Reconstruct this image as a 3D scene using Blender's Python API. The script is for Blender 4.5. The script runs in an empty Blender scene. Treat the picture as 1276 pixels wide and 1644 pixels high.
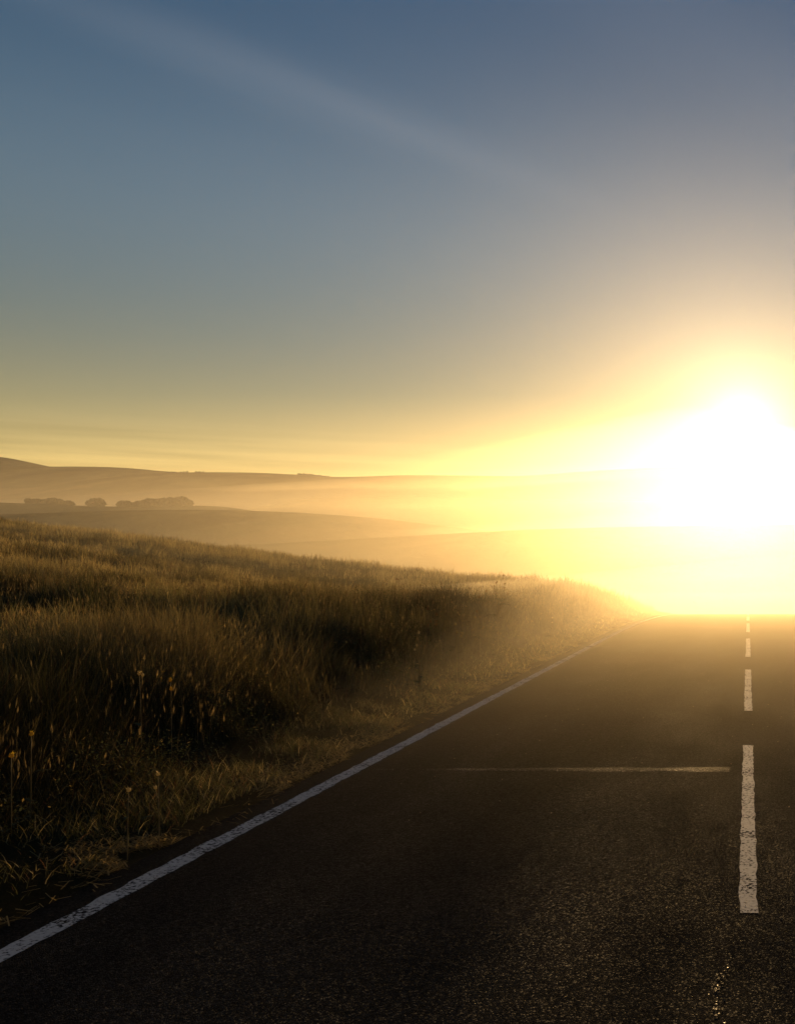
import bpy, bmesh, math, random
import numpy as np
from mathutils import Vector

random.seed(7)
rng = np.random.default_rng(11)
scene = bpy.context.scene
col = scene.collection

F = 1700.0           # focal length in photo pixels (photo 1276 x 1644)
VX, VY = 1200.0, 905.0   # where the road direction meets the eye level
EYE = 1.45
W_PX, H_PX = 1276.0, 1644.0
SUN_DIR = Vector(((1190 - VX) / F, 1.0, (VY - 684) / F)).normalized()
SUN_ELEV = math.asin(SUN_DIR.z)

# ------------------------------------------------------------------ helpers
def link(o, parent=None):
    col.objects.link(o)
    if parent is not None:
        o.parent = parent
    return o

def mesh_from_arrays(name, verts, faces=None, loops=None, starts=None, totals=None, mats=(), smooth=False):
    me = bpy.data.meshes.new(name)
    verts = np.asarray(verts, dtype=np.float32).reshape(-1, 3)
    if faces is not None:
        faces = np.asarray(faces, dtype=np.int32)
        k = faces.shape[1]
        loops = faces.reshape(-1)
        starts = np.arange(0, len(loops), k, dtype=np.int32)
        totals = np.full(len(faces), k, dtype=np.int32)
    me.vertices.add(len(verts))
    me.vertices.foreach_set('co', verts.reshape(-1))
    me.loops.add(len(loops))
    me.loops.foreach_set('vertex_index', np.asarray(loops, dtype=np.int32))
    me.polygons.add(len(starts))
    me.polygons.foreach_set('loop_start', np.asarray(starts, dtype=np.int32))
    me.polygons.foreach_set('loop_total', np.asarray(totals, dtype=np.int32))
    if smooth:
        me.polygons.foreach_set('use_smooth', np.ones(len(starts), dtype=bool))
    for m in mats:
        me.materials.append(m)
    me.update(calc_edges=True)
    me.validate()
    return me

def point_colors(me, cols, name='tint'):
    a = me.color_attributes.new(name, 'FLOAT_COLOR', 'POINT')
    c = np.ones((len(me.vertices), 4), dtype=np.float32)
    c[:, :3] = cols
    a.data.foreach_set('color', c.reshape(-1))

def hash2(ix, iy, seed):
    h = (ix.astype(np.int64) * 374761393 + iy.astype(np.int64) * 668265263 + seed * 974634653) & 0x7fffffff
    h = ((h ^ (h >> 13)) * 1274126177) & 0x7fffffff
    h = (h ^ (h >> 16)) & 0x7fffffff
    return (h % 100003) / 100003.0

def vnoise(x, y, seed=0):
    x = np.asarray(x, dtype=np.float64); y = np.asarray(y, dtype=np.float64)
    ix = np.floor(x).astype(np.int64); iy = np.floor(y).astype(np.int64)
    fx = x - ix; fy = y - iy
    fx = fx * fx * (3 - 2 * fx); fy = fy * fy * (3 - 2 * fy)
    a = hash2(ix, iy, seed); b = hash2(ix + 1, iy, seed)
    c = hash2(ix, iy + 1, seed); d = hash2(ix + 1, iy + 1, seed)
    return (a * (1 - fx) + b * fx) * (1 - fy) + (c * (1 - fx) + d * fx) * fy

def fbm(x, y, seed=0, oct=4):
    s = 0.0; a = 0.5; t = 0.0
    for i in range(oct):
        s = s + a * vnoise(x * 2 ** i + 17.3 * i, y * 2 ** i - 9.1 * i, seed + i * 31)
        t += a; a *= 0.5
    return s / t

def sm(t):
    t = np.clip(t, 0, 1)
    return t * t * (3 - 2 * t)

# ------------------------------------------------------------------ terrain shape
def crest_y(x):
    t = np.clip(-x - 3.2, 0, 200)
    return 20.0 + 7.4 * sm(t / 4.0) + 0.55 * t

def roll(u, k=0.0012):
    """drop past a crest: gentle at first, then down into the hollow"""
    u = np.maximum(u, 0)
    v = np.maximum(u - 22.0, 0)
    return k * np.minimum(u, 60.0) ** 2 + 0.0035 * np.minimum(v, 40.0) ** 2 + 0.15 * np.maximum(u - 62.0, 0)

def road_z(y):
    y = np.asarray(y, dtype=np.float64)
    return -np.minimum(roll(y - 20.0), 14.0)

def ground_z(x, y, bumps=True):
    x = np.asarray(x, dtype=np.float64); y = np.asarray(y, dtype=np.float64)
    tl = np.maximum(-x - 3.05, 0.0)
    tr = np.maximum(x - 3.05, 0.0)
    left = 0.36 * sm(tl / 2.6) + 0.078 * np.minimum(tl, 60) + 0.022 * np.clip(tl - 9, 0, 45) + 0.02 * np.maximum(tl - 60, 0)
    right = 0.12 * sm(tr / 2.0) - 0.01 * np.minimum(tr, 60)
    z = left + right
    if bumps:
        amp = sm((tl + tr) / 2.5)
        z = z + amp * (0.55 * (fbm(x / 9.0, y / 7.0, 3, 3) - 0.5) + 0.34 * (fbm(x / 2.0, y / 1.2, 5, 3) - 0.5))
    d = roll(y - crest_y(x), 0.0012 + 0.003 * sm((tl + tr) / 5.0))
    cap = 14.0 + 0.5 * np.maximum(z, 0)
    z = z - np.minimum(d, cap)
    # shallow hollow under the road sheet
    under = 1 - sm((np.abs(x) - 2.72) / 0.35)
    return z - 0.05 * under

# ------------------------------------------------------------------ materials
def new_mat(name):
    m = bpy.data.materials.new(name)
    m.use_nodes = True
    nt = m.node_tree
    nt.nodes.clear()
    out = nt.nodes.new('ShaderNodeOutputMaterial')
    return m, nt, out

def N(nt, typ, **kw):
    n = nt.nodes.new(typ)
    for k, v in kw.items():
        if k in ('inp',):
            for kk, vv in v.items():
                n.inputs[kk].default_value = vv
        else:
            setattr(n, k, v)
    return n

def ramp(nt, stops, interp='LINEAR'):
    n = nt.nodes.new('ShaderNodeValToRGB')
    cr = n.color_ramp
    cr.interpolation = interp
    while len(cr.elements) > 1:
        cr.elements.remove(cr.elements[-1])
    cr.elements[0].position = stops[0][0]
    c = stops[0][1]; cr.elements[0].color = (c[0], c[1], c[2], 1)
    for p, c in stops[1:]:
        e = cr.elements.new(p); e.color = (c[0], c[1], c[2], 1)
    return n

def mat_asphalt(name='asphalt', base=(0.014, 0.0136, 0.013), rough=0.48, gloss=0.0055):
    m, nt, out = new_mat(name)
    L = nt.links.new
    tc = N(nt, 'ShaderNodeTexCoord')
    vor = N(nt, 'ShaderNodeTexVoronoi', inp={'Scale': 165.0})
    vor2 = N(nt, 'ShaderNodeTexVoronoi', inp={'Scale': 170.0})
    big = N(nt, 'ShaderNodeTexNoise', inp={'Scale': 0.9, 'Detail': 6.0, 'Roughness': 0.6})
    mp = N(nt, 'ShaderNodeMapping'); mp.inputs['Scale'].default_value = (1.0, 0.22, 1.0)
    L(tc.outputs['Object'], mp.inputs['Vector'])
    L(mp.outputs['Vector'], big.inputs['Vector'])
    L(tc.outputs['Object'], vor.inputs['Vector'])
    L(tc.outputs['Object'], vor2.inputs['Vector'])
    fine = N(nt, 'ShaderNodeTexNoise', inp={'Scale': 150.0, 'Detail': 4.0, 'Roughness': 0.7})
    L(tc.outputs['Object'], fine.inputs['Vector'])
    cr = ramp(nt, [(0.0, [c * 0.45 for c in base]), (0.45, base), (0.8, [c * 1.7 for c in base]), (1.0, [c * 2.6 for c in base])])
    sep = N(nt, 'ShaderNodeSeparateColor')
    L(vor.outputs['Color'], sep.inputs['Color'])
    L(sep.outputs['Red'], cr.inputs['Fac'])
    bigr = ramp(nt, [(0.3, (0.7, 0.7, 0.7)), (0.7, (1.25, 1.22, 1.18))])
    L(big.outputs['Fac'], bigr.inputs['Fac'])
    mul = N(nt, 'ShaderNodeMix', data_type='RGBA', blend_type='MULTIPLY')
    mul.inputs['Factor'].default_value = 1.0
    L(cr.outputs['Color'], mul.inputs[6]); L(bigr.outputs['Color'], mul.inputs[7])
    bs = N(nt, 'ShaderNodeBsdfDiffuse', inp={'Roughness': 0.6})
    L(mul.outputs[2], bs.inputs['Color'])
    gl = N(nt, 'ShaderNodeBsdfGlossy')
    rr = N(nt, 'ShaderNodeMapRange', inp={'From Min': 0.3, 'From Max': 0.7, 'To Min': rough - 0.08, 'To Max': rough + 0.08})
    L(big.outputs['Fac'], rr.inputs['Value'])
    L(rr.outputs['Result'], gl.inputs['Roughness'])
    pol = N(nt, 'ShaderNodeTexNoise', inp={'Scale': 1.6, 'Detail': 5.0, 'Roughness': 0.65})
    mp2 = N(nt, 'ShaderNodeMapping'); mp2.inputs['Scale'].default_value = (1.0, 0.35, 1.0)
    L(tc.outputs['Object'], mp2.inputs['Vector']); L(mp2.outputs['Vector'], pol.inputs['Vector'])
    polr = N(nt, 'ShaderNodeMapRange', inp={'From Min': 0.38, 'From Max': 0.68, 'To Min': 0.5, 'To Max': 1.55})
    L(pol.outputs['Fac'], polr.inputs['Value'])
    chr_ = ramp(nt, [(0.0, (gloss * .25,) * 3), (0.7, (gloss * .9,) * 3), (0.86, (gloss * 1.5,) * 3), (0.95, (gloss * 6.5,) * 3)])
    L(sep.outputs['Green'], chr_.inputs['Fac'])
    # wheel tracks polished along the lane
    sx = N(nt, 'ShaderNodeSeparateXYZ'); L(tc.outputs['Object'], sx.inputs[0])
    trk = None
    for cx in (-2.0, -0.75, 0.75, 2.0):
        q = N(nt, 'ShaderNodeMath', operation='SUBTRACT'); L(sx.outputs[0], q.inputs[0]); q.inputs[1].default_value = cx
        q2 = N(nt, 'ShaderNodeMath', operation='MULTIPLY'); L(q.outputs[0], q2.inputs[0]); L(q.outputs[0], q2.inputs[1])
        q3 = N(nt, 'ShaderNodeMath', operation='MULTIPLY'); L(q2.outputs[0], q3.inputs[0]); q3.inputs[1].default_value = -11.0
        q4 = N(nt, 'ShaderNodeMath', operation='EXPONENT'); L(q3.outputs[0], q4.inputs[0])
        if trk is None: trk = q4
        else:
            q5 = N(nt, 'ShaderNodeMath', operation='ADD'); L(trk.outputs[0], q5.inputs[0]); L(q4.outputs[0], q5.inputs[1]); trk = q5
    tk = N(nt, 'ShaderNodeMath', operation='MULTIPLY_ADD'); L(trk.outputs[0], tk.inputs[0]); tk.inputs[1].default_value = 0.5; tk.inputs[2].default_value = 0.7
    pk = N(nt, 'ShaderNodeMath', operation='MULTIPLY'); L(polr.outputs['Result'], pk.inputs[0]); L(tk.outputs[0], pk.inputs[1])
    chip = N(nt, 'ShaderNodeMath', operation='MULTIPLY')
    L(chr_.outputs['Color'], chip.inputs[0]); L(pk.outputs[0], chip.inputs[1])
    gmx = N(nt, 'ShaderNodeMixShader')
    L(chip.outputs[0], gmx.inputs['Fac']); L(bs.outputs[0], gmx.inputs[1]); L(gl.outputs[0], gmx.inputs[2])
    b1 = N(nt, 'ShaderNodeBump', inp={'Strength': 0.8, 'Distance': 0.005})
    inv = N(nt, 'ShaderNodeMath', operation='MULTIPLY_ADD'); inv.inputs[1].default_value = -1.0; inv.inputs[2].default_value = 1.0
    L(vor.outputs['Distance'], inv.inputs[0])
    add = N(nt, 'ShaderNodeMath', operation='ADD')
    L(inv.outputs[0], add.inputs[0])
    f2 = N(nt, 'ShaderNodeMath', operation='MULTIPLY'); f2.inputs[1].default_value = 1.2
    L(fine.outputs['Fac'], f2.inputs[0])
    L(f2.outputs[0], add.inputs[1])
    L(add.outputs[0], b1.inputs['Height'])
    L(b1.outputs['Normal'], bs.inputs['Normal']); L(b1.outputs['Normal'], gl.inputs['Normal'])
    L(gmx.outputs[0], out.inputs['Surface'])
    return m

def mat_paint(name='road_paint'):
    m, nt, out = new_mat(name)
    L = nt.links.new
    tc = N(nt, 'ShaderNodeTexCoord')
    n1 = N(nt, 'ShaderNodeTexNoise', inp={'Scale': 55.0, 'Detail': 5.0, 'Roughness': 0.7})
    n2 = N(nt, 'ShaderNodeTexNoise', inp={'Scale': 3.5, 'Detail': 3.0})
    L(tc.outputs['Object'], n1.inputs['Vector']); L(tc.outputs['Object'], n2.inputs['Vector'])
    c1 = ramp(nt, [(0.25, (0.16, 0.155, 0.15)), (0.45, (0.40, 0.39, 0.375)), (1.0, (0.66, 0.65, 0.62))])
    L(n1.outputs['Fac'], c1.inputs['Fac'])
    bs = N(nt, 'ShaderNodeBsdfDiffuse', inp={'Roughness': 0.5})
    L(c1.outputs['Color'], bs.inputs['Color'])
    b = N(nt, 'ShaderNodeBump', inp={'Strength': 0.25, 'Distance': 0.003})
    L(n1.outputs['Fac'], b.inputs['Height']); L(b.outputs['Normal'], bs.inputs['Normal'])
    # worn through in small patches
    tr = N(nt, 'ShaderNodeBsdfTransparent')
    ad = N(nt, 'ShaderNodeMath', operation='MULTIPLY_ADD'); ad.inputs[1].default_value = 0.35; 
    L(n2.outputs['Fac'], ad.inputs[0]); L(n1.outputs['Fac'], ad.inputs[2])
    w = ramp(nt, [(0.59, (0, 0, 0)), (0.63, (1, 1, 1))])
    L(ad.outputs[0], w.inputs['Fac'])
    mx = N(nt, 'ShaderNodeMixShader')
    gl = N(nt, 'ShaderNodeBsdfGlossy', inp={'Roughness': 0.5})
    L(b.outputs['Normal'], gl.inputs['Normal'])
    pg = N(nt, 'ShaderNodeMixShader'); pg.inputs['Fac'].default_value = 0.03
    L(bs.outputs[0], pg.inputs[1]); L(gl.outputs[0], pg.inputs[2])
    L(w.outputs['Color'], mx.inputs['Fac']); L(tr.outputs[0], mx.inputs[1]); L(pg.outputs[0], mx.inputs[2])
    L(mx.outputs[0], out.inputs['Surface'])
    return m

def mat_tar(name='glossy_tar', base=(0.02, 0.018, 0.016), rough=0.3):
    m, nt, out = new_mat(name)
    L = nt.links.new
    tc = N(nt, 'ShaderNodeTexCoord')
    n1 = N(nt, 'ShaderNodeTexNoise', inp={'Scale': 60.0, 'Detail': 4.0, 'Roughness': 0.7})
    L(tc.outputs['Object'], n1.inputs['Vector'])
    bs = N(nt, 'ShaderNodeBsdfPrincipled', inp={'Roughness': rough})
    bs.inputs['Base Color'].default_value = (*base, 1)
    bs.inputs['Specular IOR Level'].default_value = 0.12
    b = N(nt, 'ShaderNodeBump', inp={'Strength': 0.8, 'Distance': 0.006})
    L(n1.outputs['Fac'], b.inputs['Height']); L(b.outputs['Normal'], bs.inputs['Normal'])
    L(bs.outputs[0], out.inputs['Surface'])
    return m

def mat_ground(name, stops, scale, bump_scale, bump_dist):
    m, nt, out = new_mat(name)
    L = nt.links.new
    tc = N(nt, 'ShaderNodeTexCoord')
    n1 = N(nt, 'ShaderNodeTexNoise', inp={'Scale': scale, 'Detail': 8.0, 'Roughness': 0.65})
    n2 = N(nt, 'ShaderNodeTexNoise', inp={'Scale': bump_scale, 'Detail': 6.0, 'Roughness': 0.7})
    L(tc.outputs['Object'], n1.inputs['Vector']); L(tc.outputs['Object'], n2.inputs['Vector'])
    c = ramp(nt, stops); L(n1.outputs['Fac'], c.inputs['Fac'])
    bs = N(nt, 'ShaderNodeBsdfDiffuse', inp={'Roughness': 0.8})
    L(c.outputs['Color'], bs.inputs['Color'])
    b = N(nt, 'ShaderNodeBump', inp={'Strength': 1.0, 'Distance': bump_dist})
    L(n2.outputs['Fac'], b.inputs['Height']); L(b.outputs['Normal'], bs.inputs['Normal'])
    L(bs.outputs[0], out.inputs['Surface'])
    return m

def mat_leafy(name, color=None, transl=0.5, attr=None):
    """thin plant tissue: reflects and lets light through"""
    m, nt, out = new_mat(name)
    L = nt.links.new
    d = N(nt, 'ShaderNodeBsdfDiffuse'); t = N(nt, 'ShaderNodeBsdfTranslucent')
    g = N(nt, 'ShaderNodeBsdfGlossy', inp={'Roughness': 0.45})
    g.inputs['Color'].default_value = (0.9, 0.85, 0.7, 1)
    if attr:
        a = N(nt, 'ShaderNodeAttribute'); a.attribute_name = attr
        L(a.outputs['Color'], d.inputs['Color']); L(a.outputs['Color'], t.inputs['Color'])
    else:
        d.inputs['Color'].default_value = (*color, 1); t.inputs['Color'].default_value = (*color, 1)
    mx = N(nt, 'ShaderNodeMixShader'); mx.inputs['Fac'].default_value = transl
    L(d.outputs[0], mx.inputs[1]); L(t.outputs[0], mx.inputs[2])
    mg = N(nt, 'ShaderNodeMixShader'); mg.inputs['Fac'].default_value = 0.03
    L(mx.outputs[0], mg.inputs[1]); L(g.outputs[0], mg.inputs[2])
    L(mg.outputs[0], out.inputs['Surface'])
    return m

def mat_volume(name, density, aniso, color):
    m, nt, out = new_mat(name)
    v = N(nt, 'ShaderNodeVolumePrincipled')
    v.inputs['Color'].default_value = (*color, 1)
    v.inputs['Density'].default_value = density
    v.inputs['Anisotropy'].default_value = aniso
    nt.links.new(v.outputs[0], out.inputs['Volume'])
    return m

M_ASPHALT = mat_asphalt()
M_PAINT = mat_paint()
M_TAR = mat_asphalt('tar_seal', (0.014, 0.013, 0.012), 0.42, 0.022)
M_SOIL = mat_ground('moor_soil', [(0.3, (0.02, 0.018, 0.01)), (0.6, (0.055, 0.042, 0.02)), (0.8, (0.10, 0.075, 0.03))], 1.2, 25.0, 0.05)
M_HILL = mat_ground('moor_hillside', [(0.36, (0.03, 0.028, 0.016)), (0.5, (0.085, 0.072, 0.032)), (0.64, (0.19, 0.15, 0.065))], 0.022, 0.5, 0.8)
M_GRASS = mat_leafy('grass_blades', transl=0.6, attr='tint')
M_STALK = mat_leafy('dry_stalk', (0.22, 0.165, 0.08), 0.4)
M_SEED = mat_leafy('dry_seed_head', (0.24, 0.15, 0.06), 0.8)
M_PALE = mat_leafy('pale_seed_head', (0.6, 0.5, 0.28), 0.85)
M_PETAL = mat_leafy('yellow_petal', (0.75, 0.5, 0.03), 0.5)
M_LEAF = mat_leafy('dull_leaf', (0.06, 0.065, 0.025), 0.4)
M_CROWN = mat_leafy('tree_leaves', (0.03, 0.034, 0.016), 0.05)
M_BARK = mat_ground('bark', [(0.3, (0.05, 0.04, 0.03)), (0.7, (0.12, 0.095, 0.07))], 3.0, 9.0, 0.03)

# ------------------------------------------------------------------ ground sheet
def grid_mesh(name, X, Y, Z, mat, smooth=True):
    r, c = X.shape
    v = np.stack([X, Y, Z], -1).reshape(-1, 3)
    i = np.arange(r * c).reshape(r, c)
    f = np.stack([i[:-1, :-1], i[:-1, 1:], i[1:, 1:], i[1:, :-1]], -1).reshape(-1, 4)
    return mesh_from_arrays(name, v, f, mats=[mat], smooth=smooth)

xs = np.unique(np.concatenate([np.linspace(-900, -160, 24), np.linspace(-160, -60, 50), np.linspace(-60, -12, 180), np.linspace(-12, -2.4, 90),
                               np.linspace(-2.4, 2.4, 9), np.linspace(2.4, 12, 50), np.linspace(12, 90, 60), np.linspace(90, 900, 24)]))
ys = np.unique(np.concatenate([np.linspace(-60, -3, 30), np.linspace(-3, 40, 260), np.linspace(40, 110, 180), np.linspace(110, 300, 60), np.linspace(300, 2600, 40)]))
X, Y = np.meshgrid(xs, ys)
Zg = ground_z(X, Y)
gme = grid_mesh('ground', X, Y, Zg, M_SOIL)
ground = link(bpy.data.objects.new('ground', gme))
ground['kind'] = 'structure'

# ------------------------------------------------------------------ road
def strip(name, x0, x1, y0, y1, dz, mat, step=0.25, ragged=0.0, seed=0, nx=2):
    ny = max(2, int((y1 - y0) / step) + 1)
    yy = np.linspace(y0, y1, ny)
    tx = np.linspace(0, 1, nx)
    Xs = np.repeat((x0 + (x1 - x0) * tx)[None, :], ny, 0)
    Ys = np.repeat(yy[:, None], nx, 1)
    if ragged:
        Xs[:, 0] += ragged * (fbm(yy * 9.0, yy * 0 + seed, seed, 3) - 0.5) * 2
        Xs[:, -1] += ragged * (fbm(yy * 9.0, yy * 0 + seed + 5, seed + 9, 3) - 0.5) * 2
        Ys[0, :] += ragged * (rng.random(nx) - 0.5) * 2
        Ys[-1, :] += ragged * (rng.random(nx) - 0.5) * 2
    camber = 0.0
    Zs = road_z(Ys) + dz + camber
    return grid_mesh(name, Xs, Ys, Zs, mat)

rx = np.concatenate([[-3.0, -2.93], np.linspace(-2.85, 2.85, 21), [2.93, 3.0]])
ry = np.concatenate([np.arange(-30, 60, 0.25), np.arange(60, 320, 2.0)])
RX, RY = np.meshgrid(rx, ry)
RZ = road_z(RY) + 0.02
RX[:, 0] += 0.09 * (fbm(ry * 2.2, ry * 0, 41, 4) - 0.5) * 2
RX[:, -1] += 0.09 * (fbm(ry * 2.2, ry * 0, 43, 4) - 0.5) * 2
RZ[:, 0] -= 0.06; RZ[:, -1] -= 0.06
road = link(bpy.data.objects.new('road', grid_mesh('road', RX, RY, RZ, M_ASPHALT)))
road['kind'] = 'structure'
LW = 0.10
for sx in (-1, 1):
    o = link(bpy.data.objects.new('edge_line', strip('edge_line', sx * 2.72 - LW / 2, sx * 2.72 + LW / 2, -20, 110, 0.0222, M_PAINT, 0.03, 0.012, 3 + sx, 2)), road)
for k in range(-2, 12):
    ya = 4.33 + 5.95 * k
    o = link(bpy.data.objects.new('centre_dash', strip('centre_dash', -0.037, 0.040, ya, ya + 4.0, 0.0222, M_PAINT, 0.025, 0.008, 20 + k, 2)), road)

def tar_strip(name, x0, x1, yc, w, h, mat, seed, step=0.02):
    """a low, slightly domed band lying across the lane"""
    n = int((x1 - x0) / step) + 1
    xx = np.linspace(x0, x1, n)
    prof = np.linspace(-1, 1, 7)
    wob = 0.02 * (fbm(xx * 2.5, xx * 0 + seed, seed, 3) - 0.5)
    ww = w * 0.5 * (0.42 + 0.58 * sm((xx - x0) / (x1 - x0) * 1.3)) * (0.75 + 0.5 * fbm(xx * 6, xx * 0 + seed, seed + 2, 3))
    Xs = np.repeat(xx[None, :], 7, 0)
    Ys = yc + wob[None, :] + prof[:, None] * ww[None, :]
    hh = h * (0.6 + 0.8 * fbm(xx * 9, xx * 0 + seed, seed + 4, 3))
    Zs = road_z(Ys) + 0.018 + (1 - prof[:, None] ** 2) * hh[None, :] + 0.002
    return grid_mesh(name, Xs, Ys, Zs, mat)
link(bpy.data.objects.new('tar_joint', tar_strip('tar_joint', -2.6, -0.13, 7.36, 0.14, 0.004, M_TAR, 61)), road)
link(bpy.data.objects.new('tar_joint', tar_strip('tar_joint', -2.92, -2.38, 18.2, 0.22, 0.010, M_TAR, 67)), road)
# loose grit: along the joint, thicker towards the middle of the road, and a trail by the centre line
def grit(name, pos, lo, hi, mat):
    n = len(pos)
    d = rng.normal(size=(n, 3)) * np.array([1, 1, .45]); d /= np.linalg.norm(d, axis=1)[:, None]
    e = np.cross(d, rng.normal(size=(n, 3))); e /= np.linalg.norm(e, axis=1)[:, None]
    f = np.cross(d, e)
    sz = (lo + (hi - lo) * rng.random(n) ** 2)[:, None]
    V = np.stack([pos + d * sz, pos + e * sz * .8, pos - d * sz, pos - e * sz * .8, pos + f * sz * .7, pos - f * sz * .7], 1)
    tri = np.array([(0, 1, 4), (1, 2, 4), (2, 3, 4), (3, 0, 4), (1, 0, 5), (2, 1, 5), (3, 2, 5), (0, 3, 5)])
    Fc = (np.arange(n)[:, None, None] * 6 + tri[None]).reshape(-1, 3)
    o = link(bpy.data.objects.new(name, mesh_from_arrays(name, V.reshape(-1, 3), Fc, mats=[mat])), road)
    return o
n3 = 900; kx = rng.uniform(-2.5, 2.6, n3); ky = 3.0 + 16 * rng.random(n3)
gp = np.stack([kx, ky, np.full(n3, 0.0215)], -1)
M_GRIT = mat_asphalt('pale_grit', (0.16, 0.13, 0.09), 0.35, 0.02)
grit('loose_grit', gp, 0.0012, 0.004, M_GRIT)
# worn, polished scraps of tar beside the centre line
def scraps(name, pts, mat):
    vs, fs = [], []
    for (x, y, r) in pts:
        k = 7; b0 = len(vs); z = float(road_z(y)) + 0.0235
        for i in range(k):
            a_ = 6.283 * i / k; q = r * random.uniform(.5, 1.2)
            vs.append((x + math.cos(a_) * q * .7, y + math.sin(a_) * q * 1.5, z))
        fs.append(tuple(range(b0, b0 + k)))
    me = bpy.data.meshes.new(name); me.from_pydata(vs, [], fs); me.materials.append(mat); me.update()
    return link(bpy.data.objects.new(name, me), road)
M_SCRAP = mat_asphalt('polished_tar', (0.02, 0.018, 0.014), 0.38, 0.05)
sp_ = []
for i in range(46):
    y = random.uniform(3.05, 4.0)
    c = -0.085 + 0.022 * math.sin(y * 8.5)
    keep = 1.0 if y < 3.78 else 0.35
    if random.random() < keep:
        sp_.append((c + random.gauss(0, 0.009), y, random.uniform(.003, .009)))
scraps('tar_scraps', sp_, M_SCRAP)

# ------------------------------------------------------------------ hills
hill_surf = {}
def hill(name, pts, yc, y0, y1, zf, power, seed, rough=0.0, u_lo=-1.7, u_hi=1.3, nu=400, ny=60, yslope=0.0):
    """A real ridge: its crest stands YC metres ahead (drifting with YSLOPE), its foot at Y0, its back foot at Y1."""
    u = np.linspace(u_lo, u_hi, nu)
    px = u * F + VX
    p = np.array(pts, dtype=float)
    py = np.interp(px, p[:, 0], p[:, 1])
    ker = np.hanning(13); ker /= ker.sum()
    pyp = np.pad(py, 6, mode='edge'); py = np.convolve(pyp, ker, 'valid')
    if rough:
        py = py - rough * (fbm(px / 23.0, px * 0, seed + 70, 4) - 0.5)
    ycs = yc + yslope * u * yc
    zc = EYE + (VY - py) / F * ycs
    fade = sm((u - u_lo) / 0.5) * sm((u_hi - u) / 0.5)      # the ridge runs out at both ends
    s = np.concatenate([np.linspace(0, 1, ny), np.linspace(1, 2, ny // 2)[1:]])
    Yh = np.where(s[:, None] <= 1, y0 + (ycs[None, :] - y0) * s[:, None], ycs[None, :] + (y1 - ycs[None, :]) * (s[:, None] - 1))
    prof = np.sin(np.pi / 2 * s) ** power
    Xh = u[None, :] * Yh
    nz = (fbm(Xh / (yc * 0.10), Yh / (yc * 0.10), seed, 4) - 0.5) * 0.10
    prof2 = prof[:, None] + nz * (np.sin(np.pi * np.minimum(s, 1.0)) ** 1.0)[:, None]
    Zh = zf + (zc - zf)[None, :] * prof2
    for _ in range(4):
        ang = ((Zh - EYE) / Yh).max(0)
        want = (VY - py) / F
        zc = zc + (want - ang) * ycs
        Zh = zf + (zc - zf)[None, :] * prof2
    Zh = zf - 14 + (Zh - zf + 14) * fade[None, :]
    me = grid_mesh(name, Xh, Yh, Zh, M_HILL)
    o = link(bpy.data.objects.new(name, me))
    o['kind'] = 'structure'
    hill_surf[len(hill_surf)] = (u, Yh, Zh, o)
    return (u, Yh, Zh)

H_A = hill('hill', [(-900, 885), (0, 885), (430, 873), (560, 866), (700, 858), (850, 850), (1000, 846), (1276, 842), (2400, 850)], 145, 82, 240, -12, 0.9, 101)
H_B = hill('hill', [(-900, 838), (-200, 832), (60, 824), (200, 819), (350, 818), (480, 823), (600, 831), (760, 850), (950, 868), (2400, 872)], 196, 142, 280, -8, 1.0, 103)
H_C = hill('hill', [(-900, 860), (250, 840), (400, 818), (480, 803), (560, 797), (680, 798), (900, 804), (1276, 806), (2400, 810)], 350, 265, 500, 0, 1.0, 105)
H_D = hill('hill', [(-900, 814), (-100, 805), (0, 806.5), (60, 809), (130, 812), (200, 814), (350, 811), (420, 822), (520, 845), (700, 880), (2400, 880)], 245, 215, 285, 2, 1.0, 119)
H_E = hill('hill', [(-900, 820), (-300, 800), (0, 783), (120, 773), (200, 764), (270, 758.5), (350, 758), (430, 759), (540, 767), (650, 762.5), (740, 763.5), (840, 765), (950, 756), (1080, 749), (1276, 746), (1700, 752), (2400, 780)], 540, 300, 760, 2, 1.9, 107)
H_F = hill('hill', [(-900, 760), (-200, 752), (0, 750), (90, 749), (175, 749), (230, 753), (270, 758), (400, 760), (480, 761), (540, 767), (700, 790), (1300, 800), (2400, 800)], 680, 480, 860, 0, 1.2, 109, rough=0.6)
H_G = hill('hill', [(-900, 735), (-350, 728), (-150, 726), (-60, 728), (0, 732), (25, 736), (70, 748), (140, 760), (300, 775), (1276, 800), (2400, 800)], 860, 640, 1100, 0, 1.2, 113)

def surf_at(H, px, py):
    """crest of a ridge in the direction of px"""
    u, Yh, Zh = H
    i = int(np.argmin(np.abs(u - (px - VX) / F)))
    ang = (Zh[:, i] - EYE) / Yh[:, i]
    k = int(np.argmax(ang))
    return Vector(((px - VX) / F * Yh[k, i], Yh[k, i], Zh[k, i]))

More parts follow.
